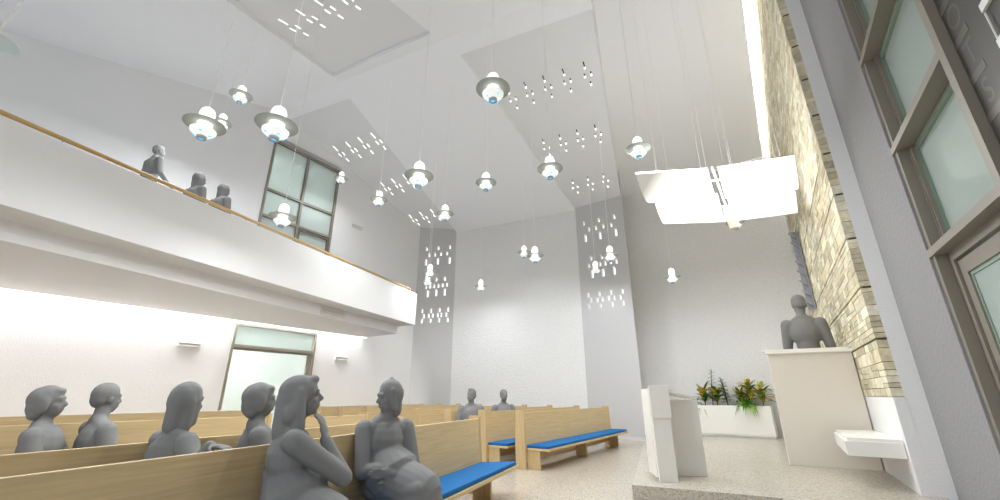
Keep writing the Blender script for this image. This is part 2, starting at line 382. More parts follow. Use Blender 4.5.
# ------------------------------------------------------------------ stone wall
rs = random.Random(3)
def stone_wall():
    mb = MB(); cols = []
    def stone(u0, u1, z0, z1, pr):
        g = .0035
        lo = [(u0+g, -pr, z0+g), (u1-g, -pr, z0+g), (u1-g, .1, z0+g), (u0+g, .1, z0+g)]
        hi = [(a, c, z1-g) for a, c, _ in lo]
        mb.hexa([(*SP(a, c), z) for a, c, z in lo], [(*SP(a, c), z) for a, c, z in hi])
        t = rs.random(); base = rs.choice([(222, 214, 188), (214, 204, 174), (206, 196, 166), (228, 222, 202), (198, 188, 160), (218, 209, 182)])
        k = .9+.16*t; cols.append([x*k for x in base])
    z = 1.15; band = [1.816, 2.45, 3.095]
    while band[-1] < 10: band.append(band[-1]+.635)
    for bz in band:
        z0 = z; ins = .012*rs.random()
        mb.hexa([(*SP(.0, .02), bz-.02), (*SP(6.9, .02), bz-.02), (*SP(6.9, .1), bz-.02), (*SP(.0, .1), bz-.02)], [(*SP(.0, .02), bz), (*SP(6.9, .02), bz), (*SP(6.9, .1), bz), (*SP(.0, .1), bz)]); cols.append((84, 74, 58))
        zz = z0
        while zz < bz-.03:
            h = min(rs.choice([.07, .1, .13, .16]), bz-.02-zz)
            if bz-.02-zz-h < .05: h = bz-.02-zz
            u = 0
            while u < 6.9:
                L = rs.uniform(.14, .42)
                if 6.9-u-L < .12: L = 6.9-u
                if h > .12 and rs.random() < .3:
                    k = rs.uniform(.4, .6)*h
                    stone(u, u+L, zz, zz+k, rs.uniform(0, .008)); stone(u, u+L, zz+k, zz+h, rs.uniform(0, .008))
                else: stone(u, u+L, zz, zz+h, rs.uniform(0, .008))
                u += L
            zz += h
        z = bz
    o = mb.build('wall_stone', [M['stone']], fix=True)
    at = o.data.color_attributes.new('stone', 'FLOAT_COLOR', 'CORNER')
    fpc = 6
    for i, p in enumerate(o.data.polygons):
        c = lin(cols[i//fpc])
        for li in p.loop_indices: at.data[li].color = c
    return struct(o)
stone_wall()
b = MB()
b.prism([SP(0.003, .1), SP(0.003, .28), SP(6.9, .28), SP(6.9, .1)], .0, 10.3)          # masonry behind the stone facing
b.prism([SP(0, 0), SP(0, .11), SP(6.9, .11), SP(6.9, 0)], .15, 1.148)                  # smooth base below the stone
struct(b.build('wall_stone_core', M['white']))
# jagged metal relief on the stone wall
r = empty('wall_relief', V3(SP(4.95, -.03), 3.0), 32, 'narrow grey metal relief with jagged fins on the far end of the stone wall', 'wall art')
b = MB(); b.box(-.02, .0, -.10, .10, .0, 1.9); b.box(-.12, -.0, .09, .105, .0, 1.9); b.build('back_plate', M['steel'], r)
for i in range(8):
    z = .05+i*.235
    b = MB(); b.hexa([(-.0, -.1, z), (-.0, .09, z), (-.02, .09, z), (-.02, -.1, z)], [(-.12, -.1, z+.15), (-.16, .09, z+.2), (-.17, .09, z+.18), (-.14, -.1, z+.13)])
    b.build('fin', M['steel'], r)

# ------------------------------------------------------------------ right-hand window wall
OFF = .28
b = MB()
def rw(mb, s0, s1, z0, z1, o0, o1, mi=0): mb.prism([SP(s0, o0), SP(s0, o1), SP(s1, o1), SP(s1, o0)], z0, z1, mi)
rw(b, -1.50, .0, 0, 9.9, OFF, OFF+.3); rw(b, -7.5, -4.75, 0, 9.9, OFF, OFF+.3); rw(b, -4.75, -1.5, 6.9, 9.9, OFF, OFF+.3)
struct(b.build('wall_right', M['stucco']))
win = empty('window_2', V3(SP(-1.5, OFF), 0), 32); struct(win)
# local frame of the window: y along the wall (negative towards the viewer), x outwards
b = MB()
b.box(.02, .26, -.07, .0, 0, 6.9)                                     # far jamb
for z0, z1 in ((2.36, 2.43), (3.45, 3.52), (4.56, 4.63), (5.66, 5.73), (6.83, 6.9)): b.box(.0, .24, -1.52, -.0, z0, z1)
b.box(.1, .17, -.1, -.07, 0, 6.9); b.box(.11, .14, -.12, -.1, 2.43, 6.9)
b.build('frame', M['frame'], win)
b = MB(); b.box(-.005, .24, -1.6, -1.51, 0, 6.9); b.build('mullion', M['frame'], win)
for z0, z1 in ((2.43, 3.45), (3.52, 4.56), (4.63, 5.66), (5.73, 6.83)):
    b = MB(); b.box(.17, .18, -1.47, -.11, z0+.04, z1-.04); b.build('pane', M['glassr'], win)
    b = MB(); b.box(.14, .17, -.115, -.07, z0, z1); b.box(.14, .17, -1.51, -.11, z1-.045, z1); b.build('glazing_bead', M['glasse'], win)
# glazed door below
dr = empty('door_2', V3(SP(-1.57, OFF+.1), 0), 32); struct(dr)
b = MB(); b.box(0, .08, -.09, 0, 0, 2.36); b.box(0, .08, -1.44, -1.35, 0, 2.36); b.box(0, .08, -1.35, -.09, 2.28, 2.36)
b.build('door_frame', M['frame'], dr)
b = MB(); b.box(.02, .075, -.21, -.1, .05, 2.26); b.box(.02, .075, -1.34, -1.23, .05, 2.26); b.box(.02, .075, -1.23, -.21, 2.14, 2.26); b.box(.02, .075, -1.23, -.21, .05, .25)
b.build('door_leaf', M['frame'], dr)
b = MB(); b.box(.045, .055, -1.23, -.21, .25, 2.14); b.build('pane', M['glassr'], dr)
b = MB(); b.box(.035, .05, -.235, -.21, .25, 2.14); b.box(.035, .05, -1.23, -.21, 2.11, 2.14); b.build('glazing_bead', M['glasse'], dr)
# dark panel bay beside the window, with faint raised marks
pn = empty('trim_1', V3(SP(-3.11, OFF+.02), 0), 32); struct(pn)
b = MB(); b.box(.03, .1, -1.62, 0, 0, 6.9); b.build('panel', M['panel'], pn)
b = MB()
for zc in (3.73, 3.43, 3.13, 2.84, 2.55):
    b = MB(); b.box(.028, .031, -.22, -.0, zc-.03, zc+.03); b.build('raised_bar', M['panelt'], pn)
for i, (ch, zc) in enumerate((('O', 3.58), ('T', 3.28), ('S', 2.98))):
    cu = bpy.data.curves.new('letter', 'FONT'); cu.body = ch; cu.size = .24; cu.extrude = 0; cu.align_x = 'CENTER'; cu.align_y = 'CENTER'
    t = bpy.data.objects.new('tmp', cu); me = bpy.data.meshes.new_from_object(t); bpy.data.objects.remove(t)
    me.materials.append(M['panelt']); o = bpy.data.objects.new('letter', me); C.objects.link(o); o.parent = pn
    o.location = (.0294, -.13, zc); o.rotation_euler = (pi/2, 0, -pi/2)
wb = empty('wall_bracket', V3(SP(-3.56, OFF+.03), 3.05), 32, 'white flat bars joined by a thin rod on the dark panel by the window', 'bracket')
for zc in (.0, .27):
    b = MB(); b.box(.003, .02, -.22, .02, zc+.02, zc+.075); b.build('bar', M['bracket'], wb)
b = MB(); b.tube([(.005, -.0, .06), (.005, -.0, .27)], .005); b.build('rod', M['bracket'], wb)
# what is outside that window
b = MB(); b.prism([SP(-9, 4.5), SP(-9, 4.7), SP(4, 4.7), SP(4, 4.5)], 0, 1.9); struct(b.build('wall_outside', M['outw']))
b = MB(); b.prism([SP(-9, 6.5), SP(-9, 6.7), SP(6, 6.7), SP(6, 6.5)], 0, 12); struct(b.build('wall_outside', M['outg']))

# ------------------------------------------------------------------ platform, seat ledge, pulpit, ambo, planter
FL, FC = Vector((3.85, 12.0)), Vector((1.59, 5.669)); FR = Vector((2.962, 4.995))
b = MB(); b.prism([FC, FR, (4.3, 4.33), SP(-.3, .2), SP(6.7, .2), T2b, T2a, FL], 0, .15); struct(b.build('floor_platform', M['step'], bevel=.006))
b = MB(); b.prism([FR+Vector((.0, -.02)), FR+Vector((-.06, -.16)), (3.9, 3.95), (4.3, 4.31)], 0, .15); struct(b.build('floor_step', M['step']))

def oriented(name, loc, az, label, cat, group=None): return empty(name, loc, az, label, cat, group)
# ledge (cantilevered seat) on the stone wall's base
r = empty('bench_ledge', V3(SP(.11, -.005), 0), 32, 'white cantilevered bench slab fixed to the stone wall base beside the pulpit', 'bench')
b = MB(); b.prism([(0, 0), (0, 1.55), (-.50, 1.50), (-.53, .02)], .49, .655); b.build('slab', M['lwhite'], r, bevel=.008)
b = MB(); b.prism([(-.0, .02), (-.0, 1.55), (-.47, 1.48), (-.50, .05)], .655, .69); b.build('seat_pad', M['lwhite'], r, bevel=.006)

r = empty('pulpit', (4.476, 7.149, .15), 118, 'tall white pulpit block with a projecting top ledge, standing against the stone wall', 'pulpit')
# local y runs along the front (left to right), local x towards the viewer
b = MB(); b.box(-.10, 0, 0, 1.12, 0, 1.66); b.build('front_panel', M['lcream'], r, bevel=.004)
b = MB(); b.prism([(-.1, 0.0), (-.1, .08), (-1.15, .24), (-1.15, .16)], 0, 1.66); b.build('side_panel', M['lcream'], r, bevel=.004)
b = MB(); b.prism([(-.1, .08), (-.1, 1.02), (-1.1, .96), (-1.1, .24)], 0, .35); b.build('stand', M['lcream'], r)
b = MB(); b.box(-.24, .045, -.03, 1.13, 1.665, 1.71); b.box(-.30, -.02, -.06, 1.1, 1.71, 1.735); b.tube([(.03, -.03, 1.675), (.03, 1.13, 1.675)], .022)
b.build('ledge', M['lwhite'], r, bevel=.004)

r = empty('ambo', (1.987, 5.822, .15), 97, 'white folded panel reading desk at the front edge of the platform', 'reading desk')
# local y to the right, local x towards viewer
b = MB(); b.hexa([(0, 0, 0), (0, .225, 0), (-.05, .225, 0), (-.05, 0, 0)], [(0, -.01, 1.13), (0, .215, 1.13), (-.05, .215, 1.13), (-.05, -.01, 1.13)]); b.build('front_panel', M['lwhite'], r, bevel=.003)
b = MB(); b.box(0.002, .022, -.015, .235, .74, 1.14); b.build('reading_plate', M['lwhite'], r, bevel=.002)
b = MB(); b.box(-.5, -.05, -.02, .02, .04, 1.1); b.build('side_panel', M['lwhite'], r, bevel=.003)
b = MB(); b.box(-.50, -.45, .28, .72, 0, .955); b.build('back_panel', M['lwhite'], r, bevel=.003)
b = MB(); b.hexa([(-.06, .02, 1.06), (-.06, .24, 1.06), (-.52, .74, .955), (-.56, .06, 1.04)], [(-.06, .02, 1.085), (-.06, .24, 1.085), (-.52, .74, .985), (-.56, .06, 1.065)]); b.build('desk_top', M['lwhite'], r, bevel=.003)

PC = Vector((5.25, 12.25)); 
pl = empty('planter', V3(PC, .15), 128, 'long low white planter box on the platform in front of the rough far wall', 'planter')
b = MB(); b.prism([(0, 0), (0, 1.9), (-.42, 1.9), (-.42, 0)], 0, .06)
b.box(-.03, 0, 0, 1.9, 0.0, .76); b.box(-.42, -.39, 0, 1.9, 0, .76); b.box(-.39, -.03, 0, .03, 0, .76); b.box(-.39, -.03, 1.87, 1.9, 0, .76)
b.build('box', M['lwhite'], pl, bevel=.004)
b = MB(); b.box(-.39, -.03, .03, 1.87, .06, .7); b.build('soil', M['soil'], pl)
def leaf(mb, o, d, L, wd, bend, mi, up=Vector((0, 0, 1))):
    d = Vector(d).normalized(); o = Vector(o); sd = d.cross(up)
    if sd.length < .05: sd = Vector((1, 0, 0))
    sd.normalize(); rows = []
    for i in range(6):
        t = i/5; p = o+d*L*t-Vector((0, 0, 1))*bend*L*t*t
        w = wd*max(.04, sin(pi*min(1, .08+t*.92))**.8); rows.append((p-sd*w+Vector((0, 0, .25*w)), p, p+sd*w+Vector((0, 0, .25*w))))
    for i in range(5):
        for j in (0, 1): mb.poly([rows[i][j], rows[i][j+1], rows[i+1][j+1], rows[i+1][j]], mi)
def plant_root(name, y, x, label):
    p = PC+dirv(128)*y+Vector((dirv(128)[1], -dirv(128)[0]))*x
    return empty(name, V3(p, .85), 128, label, 'plant', 'plants in the white planter')
def croton(y, x, h, n, label, seed):
    n = int(n*1.9); rg = random.Random(seed); r = plant_root('croton', y, x, label)
    b = MB(); b.tube([(0, 0, 0), (.01, .01, h*.7)], .012, 6); b.build('stem', M['stem'], r)
    b = MB()
    for i in range(n):
        a = i*2.4+rg.random(); e = rg.uniform(.25, 1.15); L = rg.uniform(.26, .4)*h/.6
        z = h*(.2+.5*i/n); leaf(b, (0, 0, z), (cos(a)*cos(e), sin(a)*cos(e), sin(e)), min(L*1.1, .40), .052, rg.uniform(.1, .5), 0 if rg.random() < .4 else (1 if rg.random() < .6 else 2))
    b.build('leaves', [M['leafy'], M['leafo'], M['leafd']], r, smooth=True, fix=False)
def frond(y, x, hs_, label, seed):
    rg = random.Random(seed); r = plant_root('leafy_plant', y, x, label); b = MB(); s = MB()
    for h in hs_:
        a = rg.random()*6.28; lx, ly = cos(a)*.1, sin(a)*.1
        s.tube([(0, 0, 0), (lx*.4, ly*.4, h*.5), (lx, ly, h)], .008, 6)
        for k in range(int(h*22)):
            t = .25+.75*k/(h*22); p = (lx*t, ly*t, h*t); q = a+k*2.3
            leaf(b, p, (cos(q), sin(q), .35), .15*(1.15-.5*t), .045, .3, 0)
    s.build('stem', M['stem'], r); b.build('leaves', M['leafd'], r, smooth=True, fix=False)
def trailing(y, x, n, label, seed, big=1.0):
    rg = random.Random(seed); r = plant_root('spider_plant', y, x, label); b = MB()
    for i in range(n):
        a = rg.uniform(0, 6.28); e = rg.uniform(.35, 1.3); L = rg.uniform(.26, .46)*big
        leaf(b, (0, 0, .03), (cos(a)*cos(e), sin(a)*cos(e), sin(e)), L, .028, rg.uniform(.2, .9), 0 if rg.random() < .75 else 1)
    for i in range(5):                                        # leaves hanging over the front edge
        yy = rg.uniform(-.22, .22); leaf(b, (.0, yy*.5, .1), (.24, yy, .12), rg.uniform(.3, .42), .016, 1.25, 0)
    b.build('leaves', [M['leafl'], M['leafd']], r, smooth=True, fix=False)
trailing(.08, -.2, 34, 'bright green plant at the left end of the white planter, behind the reading desk', 1)
croton(.36, -.16, .6, 20, 'yellow-green croton first from the left in the white planter', 2)
croton(.66, -.2, .62, 20, 'yellow-green croton beside the tallest thin stem in the white planter', 3)
frond(.52, -.28, (1.0, .62), 'thin tall stem with small dark leaves rising highest from the planter', 4)
frond(.92, -.2, (.72, .78, .5, .6), 'dark green upright leafy plant in the middle of the planter', 5)
croton(1.24, -.26, .55, 14, 'small dark croton right of the upright dark green plant', 6)
trailing(1.36, -.1, 90, 'light green spider plant hanging over the front edge of the planter', 7, 1.15)
croton(1.46, -.22, .78, 24, 'largest croton with long yellow leaves above the spider plant', 8)
croton(1.74, -.2, .68, 18, 'croton at the right end of the planter next to the pulpit', 9)

# ------------------------------------------------------------------ gallery
GZ = 19.4; gd = dirv(GZ); gl = Vector((-gd[1], gd[0])); G0 = Vector((-2.508, 12.306))
def GP(s, o): return G0-gd*s+gl*o        # s back towards the viewer's left, o towards the wall
b = MB()
b.prism([GP(0, 0), GP(0, .12), GP(16, .12), GP(16, 0)], 3.12, 4.065)
b.prism([GP(0, .12), (-4.1, 13.2), K-LD*19+Vector((cos(rad(33)), -sin(rad(33))))*.25, GP(16, .12)], 3.12, 3.32)
struct(b.build('wall_gallery', M['white']))
b = MB()
bx = Vector((-3.03, 12.35))
def XP(s, o): return bx-dirv(19.5)*s+Vector((-cos(rad(19.5)), sin(rad(19.5))))*o
Wend = Vector((-4.429, 13.331))
wo = Vector((cos(rad(33)), -sin(rad(33))))*.25
b.prism([bx, Wend+wo, K-LD*19+wo, XP(16, 0)], 2.87, 3.12)
struct(b.build('ceiling_gallery', M['white']))
b = MB(); b.prism([GP(4.2, 1.75), GP(4.2, 2.5), GP(16, 5.3), GP(16, 1.75)], 3.32, 4.12); struct(b.build('floor_gallery', M['grey']))
wq = lambda s_, o_: K-LD*s_+Vector((cos(rad(33)), -sin(rad(33))))*o_
b = MB(); b.prism([wq(2.3, .28), wq(2.3, .25), wq(19, .25), wq(19, .28)], 3.12, 4.0); b.prism([wq(2.3, .28), wq(2.3, 0), wq(19, 0), wq(19, .28)], 4.0, 4.06); b.prism([wq(2.3, .28), wq(2.26, .28), wq(2.26, 0), wq(2.3, 0)], 2.87, 4.06)
struct(b.build('washer_baffle', M['white']))  # unseen cover, added to stop washer light leaking up into the gallery
rl = empty('handrail', V3(GP(0, .06), 4.14), GZ, 'long round wooden handrail above the white gallery parapet', 'handrail')
b = MB(); b.tube([(0, -.32, 0), (0, -16, 0)], .028, 12); b.tube([(0, -.33, 0), (-.02, -.36, -.02), (-.03, -.3, -.05)], .02, 8); b.build('rail', M['rail'], rl, smooth=True)
for i in range(12):
    y = -.75-i*1.28
    b = MB(); b.tube([(0, y, -.02), (0, y, -.08)], .007, 8); b.build('bracket', M['steel'], rl)
# vent grille on the gallery downstand, wall vents
def vent(name, loc, az, w, h, label, fac=1, lit=False):
    r = empty(name, loc, az, label, 'vent' if not lit else 'wall light', None)
    b = MB(); b.box(0, .03, -w/2, w/2, -h/2, -h/2+.02); b.box(0, .03, -w/2, w/2, h/2-.02, h/2); b.box(0, .03, -w/2, -w/2+.02, -h/2, h/2); b.box(0, .03, w/2-.02, w/2, -h/2, h/2); b.build('frame', M['lwhite'], r)
    b = MB(); b.box(0, .006, -w/2, w/2, -h/2, h/2); b.build('back_plate', M['grey'], r)
    b = MB()
    for k in range(1, 4):
        z = -h/2+h*k/4; b.hexa([(.006, -w/2+.02, z-.012), (.006, w/2-.02, z-.012), (.006, w/2-.02, z-.004), (.006, -w/2+.02, z-.004)], [(.026, -w/2+.02, z-.004), (.026, w/2-.02, z-.004), (.026, w/2-.02, z+.004), (.026, -w/2+.02, z+.004)])
    b.build('louvre', M['lwhite'], r); return r
def LWP(s, z, o=0): p = K-LD*s+Vector((cos(rad(33)), -sin(rad(33))))*o; return (p[0], p[1], z)
vent('vent_grille', LWP(7.0, 2.24), 33, .46, .085, 'small white vent grille on the lower wall left of the glazed door')
vent('vent_grille', LWP(2.96, 2.21), 33, .42, .10, 'small white vent grille on the lower wall right of the glazed door')
vent('vent_grille', LWP(2.96, 6.49), 33, .42, .12, 'small white vent on the upper wall beside the gallery window')
p = XP(2.75, -.002); vent('vent_grille', V3(p, 2.995), 19.5, .8, .17, 'wide white vent grille in the downstand beneath the gallery front')

# upper window and lower glazed door in the left wall (local y runs away from viewer, x into the room)
def LW_root(name, s): return empty(name, LWP(s, 0), 33)
w1 = struct(LW_root('window_1', 6.10))
b = MB(); b.box(-.12, .02, 0, .07, 4.3, 8.16); b.box(-.12, .02, 2.16, 2.23, 4.3, 8.16); b.box(-.12, .02, .07, 2.16, 8.09, 8.16)
for z in (6.59, 5.81): b.box(-.11, .015, .07, 2.16, z-.035, z+.035)
b.box(-.11, .016, 1.075, 1.145, 4.3, 8.09); b.build('frame', M['frame'], w1)
b = MB()
for y0, y1 in ((.07, 1.075), (1.145, 2.16)):
    for z0, z1 in ((4.3, 5.775), (5.845, 6.555), (6.625, 8.09)): b.box(-.06, -.05, y0, y1, z0, z1)
b.build('pane', M['glassl'], w1)
b = MB(); b.box(-.1, .02, 1.16, 2.15, 5.70, 5.73); b.box(-.1, .01, 1.16, 1.2, 4.3, 5.7); b.box(-.1, .01, 2.11, 2.15, 4.3, 5.7); b.build('sash', M['framed'], w1)
b = MB(); b.box(-.14, .0, -.02, 2.25, 8.16, 8.3); b.build('header', M['grey'], w1)
d1 = struct(LW_root('door_1', 6.12))
b = MB(); b.box(-.12, .02, 0, .06, 0, 2.86); b.box(-.12, .02, 2.19, 2.25, 0, 2.86); b.box(-.12, .02, .06, 2.19, 2.8, 2.86); b.box(-.11, .02, .06, 2.19, 2.27, 2.345); b.build('frame', M['frame'], d1)
b = MB(); b.box(-.06, -.05, .06, 2.19, 2.345, 2.8); b.build('pane', M['glassl'], d1)
b = MB(); b.box(-.08, .0, 2.06, 2.19, 0, 2.27); b.box(-.08, 0, .06, 2.06, 2.22, 2.27); b.build('door_leaf', M['frame'], d1)
b = MB(); b.box(-.05, -.04, .06, 2.06, 0, 2.22); b.build('pane', M['glassd'], d1)
# lobby and sky-lit strip behind them, with added point lights
def lobby(z0, z1, dep):
    b = MB(); q = lambda s, o: K-LD*s+Vector((-cos(rad(33)), sin(rad(33))))*o
    b.prism([q(1.0, dep), q(1.0, dep+.1), q(9.5, dep+.1), q(9.5, dep)], z0, z1)
    b.prism([q(2.6, .3), q(2.6, dep), q(2.5, dep), q(2.5, .3)], z0, z1)
    return b
b = lobby(0, 3.0, 3.0)
struct(b.build('wall_lobby', M['outl']))
l = bpy.data.lights.new('lobby_fill', 'POINT'); l.energy = 160; l.shadow_soft_size = .1; o = bpy.data.objects.new('lobby_fill', l); C.objects.link(o); o.location = V3(K-LD*5.2+Vector((-cos(rad(33)), sin(rad(33))))*1.4, 2.9)  # added fill light, unseen, brightens the view through the door panes
l = bpy.data.lights.new('stair_fill', 'POINT'); l.energy = 260; l.shadow_soft_size = .1; o = bpy.data.objects.new('stair_fill', l); C.objects.link(o); o.location = V3(K-LD*5.2+Vector((-cos(rad(33)), sin(rad(33))))*.9, 9.2)  # second added fill, unseen, brightens the space behind the upper window
b = MB(); q = lambda s, o: K-LD*s+Vector((-cos(rad(33)), sin(rad(33))))*o
b.hexa([V3(q(2.0, .4), 4.3), V3(q(7.5, .4), 4.3), V3(q(7.5, 2.2), 4.3), V3(q(2.0, 2.2), 4.3)], [V3(q(2.0, 1.2), 7.35), V3(q(7.5, 1.2), 5.6), V3(q(7.5, 2.2), 5.6), V3(q(2.0, 2.2), 7.35)])
struct(b.build('wall_stair', M['outg']))
b = MB(); b.prism([q(-1, 3.2), q(-1, 3.3), q(11, 3.3), q(11, 3.2)], 3.2, 9.6); struct(b.build('wall_outside', M['outl']))

# ------------------------------------------------------------------ pews
def make_pew(L, top=.88, skew=0.0, name='pew', posts=True, hl=None):
    r = bpy.data.objects.new(name, None); C.objects.link(r)
    b = MB(); sk = skew
    b.hexa([(0, 0, .10), (-.03, 0, .10), (-.03, L, .10), (0, L, .10)], [(-.055, 0, top), (-.085, 0, top), (-.085, L, top), (-.055, L, top)])
    b.build('backrest', M['oak'], r, bevel=.004)
    b = MB(); b.prism([(0, .0), (.42, -.0), (.42, L+sk), (0, L)], .29, .325); b.build('seat_board', M['oak'], r, bevel=.004)
    b = MB(); b.prism([(-.01, .01), (.40, .01), (.40, L+sk*.95-.02), (-.01, L-.02)], .325, .37); b.build('cushion', M['blue'], r, bevel=.012)
    if posts:
        for y in (-.045, L):
            b = MB(); b.hexa([(-.20, y, 0), (.0, y, 0), (.0, y+.045, 0), (-.20, y+.045, 0)], [(-.20, y, top+.03), (-.045, y, top+.03), (-.045, y+.045, top+.03), (-.20, y+.045, top+.03)]); b.build('end_post', M['oakv'], r, bevel=.004)
    n = max(2, round(L/2.1)+1)
    for i in range(n):
        y = .02+(L-.3)*i/(n-1)
        b = MB(); b.box(.0, .23, y, y+.045, 0, .29); b.build('leg', M['oakv'], r, bevel=.003)
    return r
def place(r, x, y, az, label, group): r.location = (x, y, 0); r.rotation_euler = (0, 0, -rad(az)); return tag(r, label, 'pew', group)
perp = Vector((-cos(rad(32.8)), sin(rad(32.8))))
ords = ['first', 'second', 'third', 'fourth', 'fifth', 'sixth', 'seventh', 'eighth', 'ninth']
p0 = make_pew(4.35)
for i in range(9):
    p = Vector((.458, 7.74))+perp*.8*i
    lab = ('light oak pew with blue seat cushion, frontmost of the far block by the reading desk' if i == 0 else
           f'light oak pew of the far block, {ords[i]} row counted from the reading desk' if i < 8 else
           'light oak pew of the far block, last row along the left wall')
    if i == 0: place(p0, p[0], p[1], 32.8, lab, 'pews in the far block')
    else: dup(p0, (p[0], p[1], 0), 32.8, lab, 'pews in the far block')
def pew_line(far, az, L, top, label, skew=0):          # far = world point of backrest's top far end (front face)
    d = dirv(az); rt = Vector((d[1], -d[0])); o = Vector(far)+rt*.055-d*L
    r = make_pew(L, top, skew); place(r, o[0], o[1], az, label, 'pews in the near block'); return r, o
pew_line((-.28, 5.9), 20.5, 7.4, .88, 'nearest long oak pew with bright blue cushion, its back filling the lower left', .22)
pew_line((-1.2, 5.5), 23.0, 6.6, .88, 'oak pew directly behind the nearest long pew')
pew_line((-2.72, 5.24), 35, 6.0, .94, 'oak pew with the two people farthest left in front of its back')
pew_line((-4.914, 9.425), 33.5, 7.5, .88, 'oak pew along the left wall below the wall vent')
pew_line((-2.1, 7.0), 26.0, 1.3, .88, 'short dark oak pew seen between the two large near figures')

# ------------------------------------------------------------------ pendant lamps
def make_lamp():
    r = bpy.data.objects.new('pendant_lamp', None); C.objects.link(r)
    b = MB(); b.lathe([(.055, .012), (.2, -.012), (.2, -.017), (.055, .004)], 40, close=True); b.build('disc', M['disc'], r, smooth=False)
    b = MB(); b.lathe([(.07, -.06), (.074, .02), (.074, .13), (.06, .175), (.03, .2), (.0, .205)], 24); b.build('glass_dome', M['dome'], r, smooth=True)
    b = MB(); b.lathe([(.0, .0), (.018, .01), (.02, .09), (.012, .12), (0, .125)], 12); b.build('bulb', M['bulb'], r, smooth=True)
    b = MB(); b.lathe([(.085, -.045), (.125, -.085), (.12, -.105), (.085, -.135), (.06, -.16), (.045, -.16), (.062, -.13), (.07, -.075), (.075, -.05)], 32, close=True); o = b.build('glass_ring', M['ring'], r)
    for k in range(4):
        a = k*1.65+.2; rr = .09 if k % 2 else .075; g = MB(); g.ell((rr*cos(a), rr*sin(a), -.132 if k % 2 else -.147), (.016, .016, .008), n=8, k=5); g.build('glint', M['bluebit'], o)
    b = MB(); b.lathe([(.048, -.16), (.05, -.185), (.03, -.195), (.028, -.17)], 24, close=True); b.build('lens_rim', M['lens'], r)
    b = MB(); b.lathe([(.0, -.178), (.03, -.178)], 20); b.build('lens', M['bluebit'], r)
    return r
LAMPS = [  # x, y, z, label
 (-3.189, 3.793, 3.936, 'large pendant lamp left of the gallery window with a second lamp just behind it'),
 (-5.95, 7.50, 6.68, 'small pendant lamp half hidden behind the large lamp above the three gallery figures'),
 (-5.029, 6.628, 6.67, 'pendant lamp hanging high above and between the two large left lamps'),
 (-2.264, 3.562, 3.768, 'large pendant lamp overlapping the top left corner of the gallery window'),
 (-3.41, 5.99, 3.826, 'pendant lamp in front of the lower panes of the gallery window'),
 (-4.76, 11.05, 7.31, 'small pendant lamp at the top right corner of the gallery window'),
 (-2.847, 8.838, 5.524, 'pendant lamp just right of the gallery window, below the slotted ceiling panel'),
 (-1.117, 5.072, 4.035, 'large pendant lamp near the middle, above and left of the left slotted pillar'),
 (-1.25, 8.641, 5.075, 'pendant lamp hanging straight above the left slotted pillar'),
 (-.272, 7.185, 5.075, 'pendant lamp alone on the pale ceiling between the two slotted pillars'),
 (-.082, 3.989, 4.58, 'largest central pendant lamp hanging high before the right slotted ceiling panel'),
 (.781, 5.709, 4.519, 'pendant lamp at the edge of the right slotted ceiling panel, left of its lowest slots'),
 (2.244, 5.834, 4.962, 'pendant lamp above the left tip of the winged luminaire'),
 (-2.044, 11.659, 4.588, 'upper of the two small pendant lamps in front of the left slotted pillar'),
 (-2.286, 12.75, 4.60, 'lower of the two small pendant lamps in front of the left slotted pillar'),
 (-.633, 13.3, 4.569, 'small pendant lamp hanging low before the rough wall, right of the left pillar'),
 (.738, 12.094, 5.324, 'smaller left one of the close lamp pair before the rough wall'),
 (.809, 9.111, 4.226, 'larger right one of the close lamp pair before the rough wall'),
 (2.651, 9.487, 4.378, 'upper right lamp of the two before the right slotted pillar'),
 (2.806, 11.7, 4.693, 'lower left lamp of the two before the right slotted pillar'),
 (4.3, 10.024, 3.979, 'pendant lamp hanging low before the rough wall left of the pulpit'),
 (5.529, 9.016, 5.013, 'pendant lamp partly behind the winged luminaire'),
]
def ceil_z(p):
    d = (Vector(p)-T0).dot(N1); z = zfar(p) if d < DR else znear(p)
    if p[0] > 4: z = zt2(p)
    return z+.02
lamp0 = None
for i, (x, y, z, lab) in enumerate(LAMPS):
    if i == 0:
        lamp0 = make_lamp(); lamp0.location = (x, y, z); tag(lamp0, lab, 'pendant lamp', 'disc pendant lamps'); r = lamp0
    else: r = dup(lamp0, (x, y, z), random.uniform(0, 360), lab, 'disc pendant lamps')
    LAMPS[i] = (r, x, y, z)
for i, (r, x, y, z) in enumerate(LAMPS):
    k = .9 if i == 4 else 1.5 if i in (0, 3) else 2.6 if i in (1, 2) else 1.7 if i in (6, 7, 8, 9, 10) else 2.6 if i == 12 else 1.5 if i in (20, 21) else 1.2 if i in (11, 5, 18) else .85
    b = MB(); b.tube([(0, 0, .13), (0, 0, ceil_z((x, y))-z)], .0045, 6); b.build('cord', M['cord'], r)
    l = bpy.data.lights.new('lamp_light', 'POINT'); l.energy = 40*k; l.color = (.95, .98, 1); l.shadow_soft_size = .018
    o = bpy.data.objects.new('lamp_light', l); C.objects.link(o); o.location = (x, y, z+.09)
    l = bpy.data.lights.new('lens_light', 'AREA'); l.shape = 'DISK'; l.size = .08; l.energy = 11*k; l.color = (.95, .98, 1)
    o = bpy.data.objects.new('lens_light', l); C.objects.link(o); o.location = (x, y, z-.199)
# lamp disc, a round plate at the top left corner
b = MB(); b.lathe([(0, .0), (.28, 0), (.3, .015), (.3, .03), (0, .04)], 40)
o = b.build('lamp_disc', M['discg']); 
o.location = (-7.15, 4.55, 5.9); o.rotation_euler = (0, .2, 0); tag(o, 'pale green round plate cut off by the top left corner', 'round plate')
b = MB(); b.tube([(0, 0, .03), (0, 0, 1.6)], .012, 8); b.build('stem', M['cord'], o)

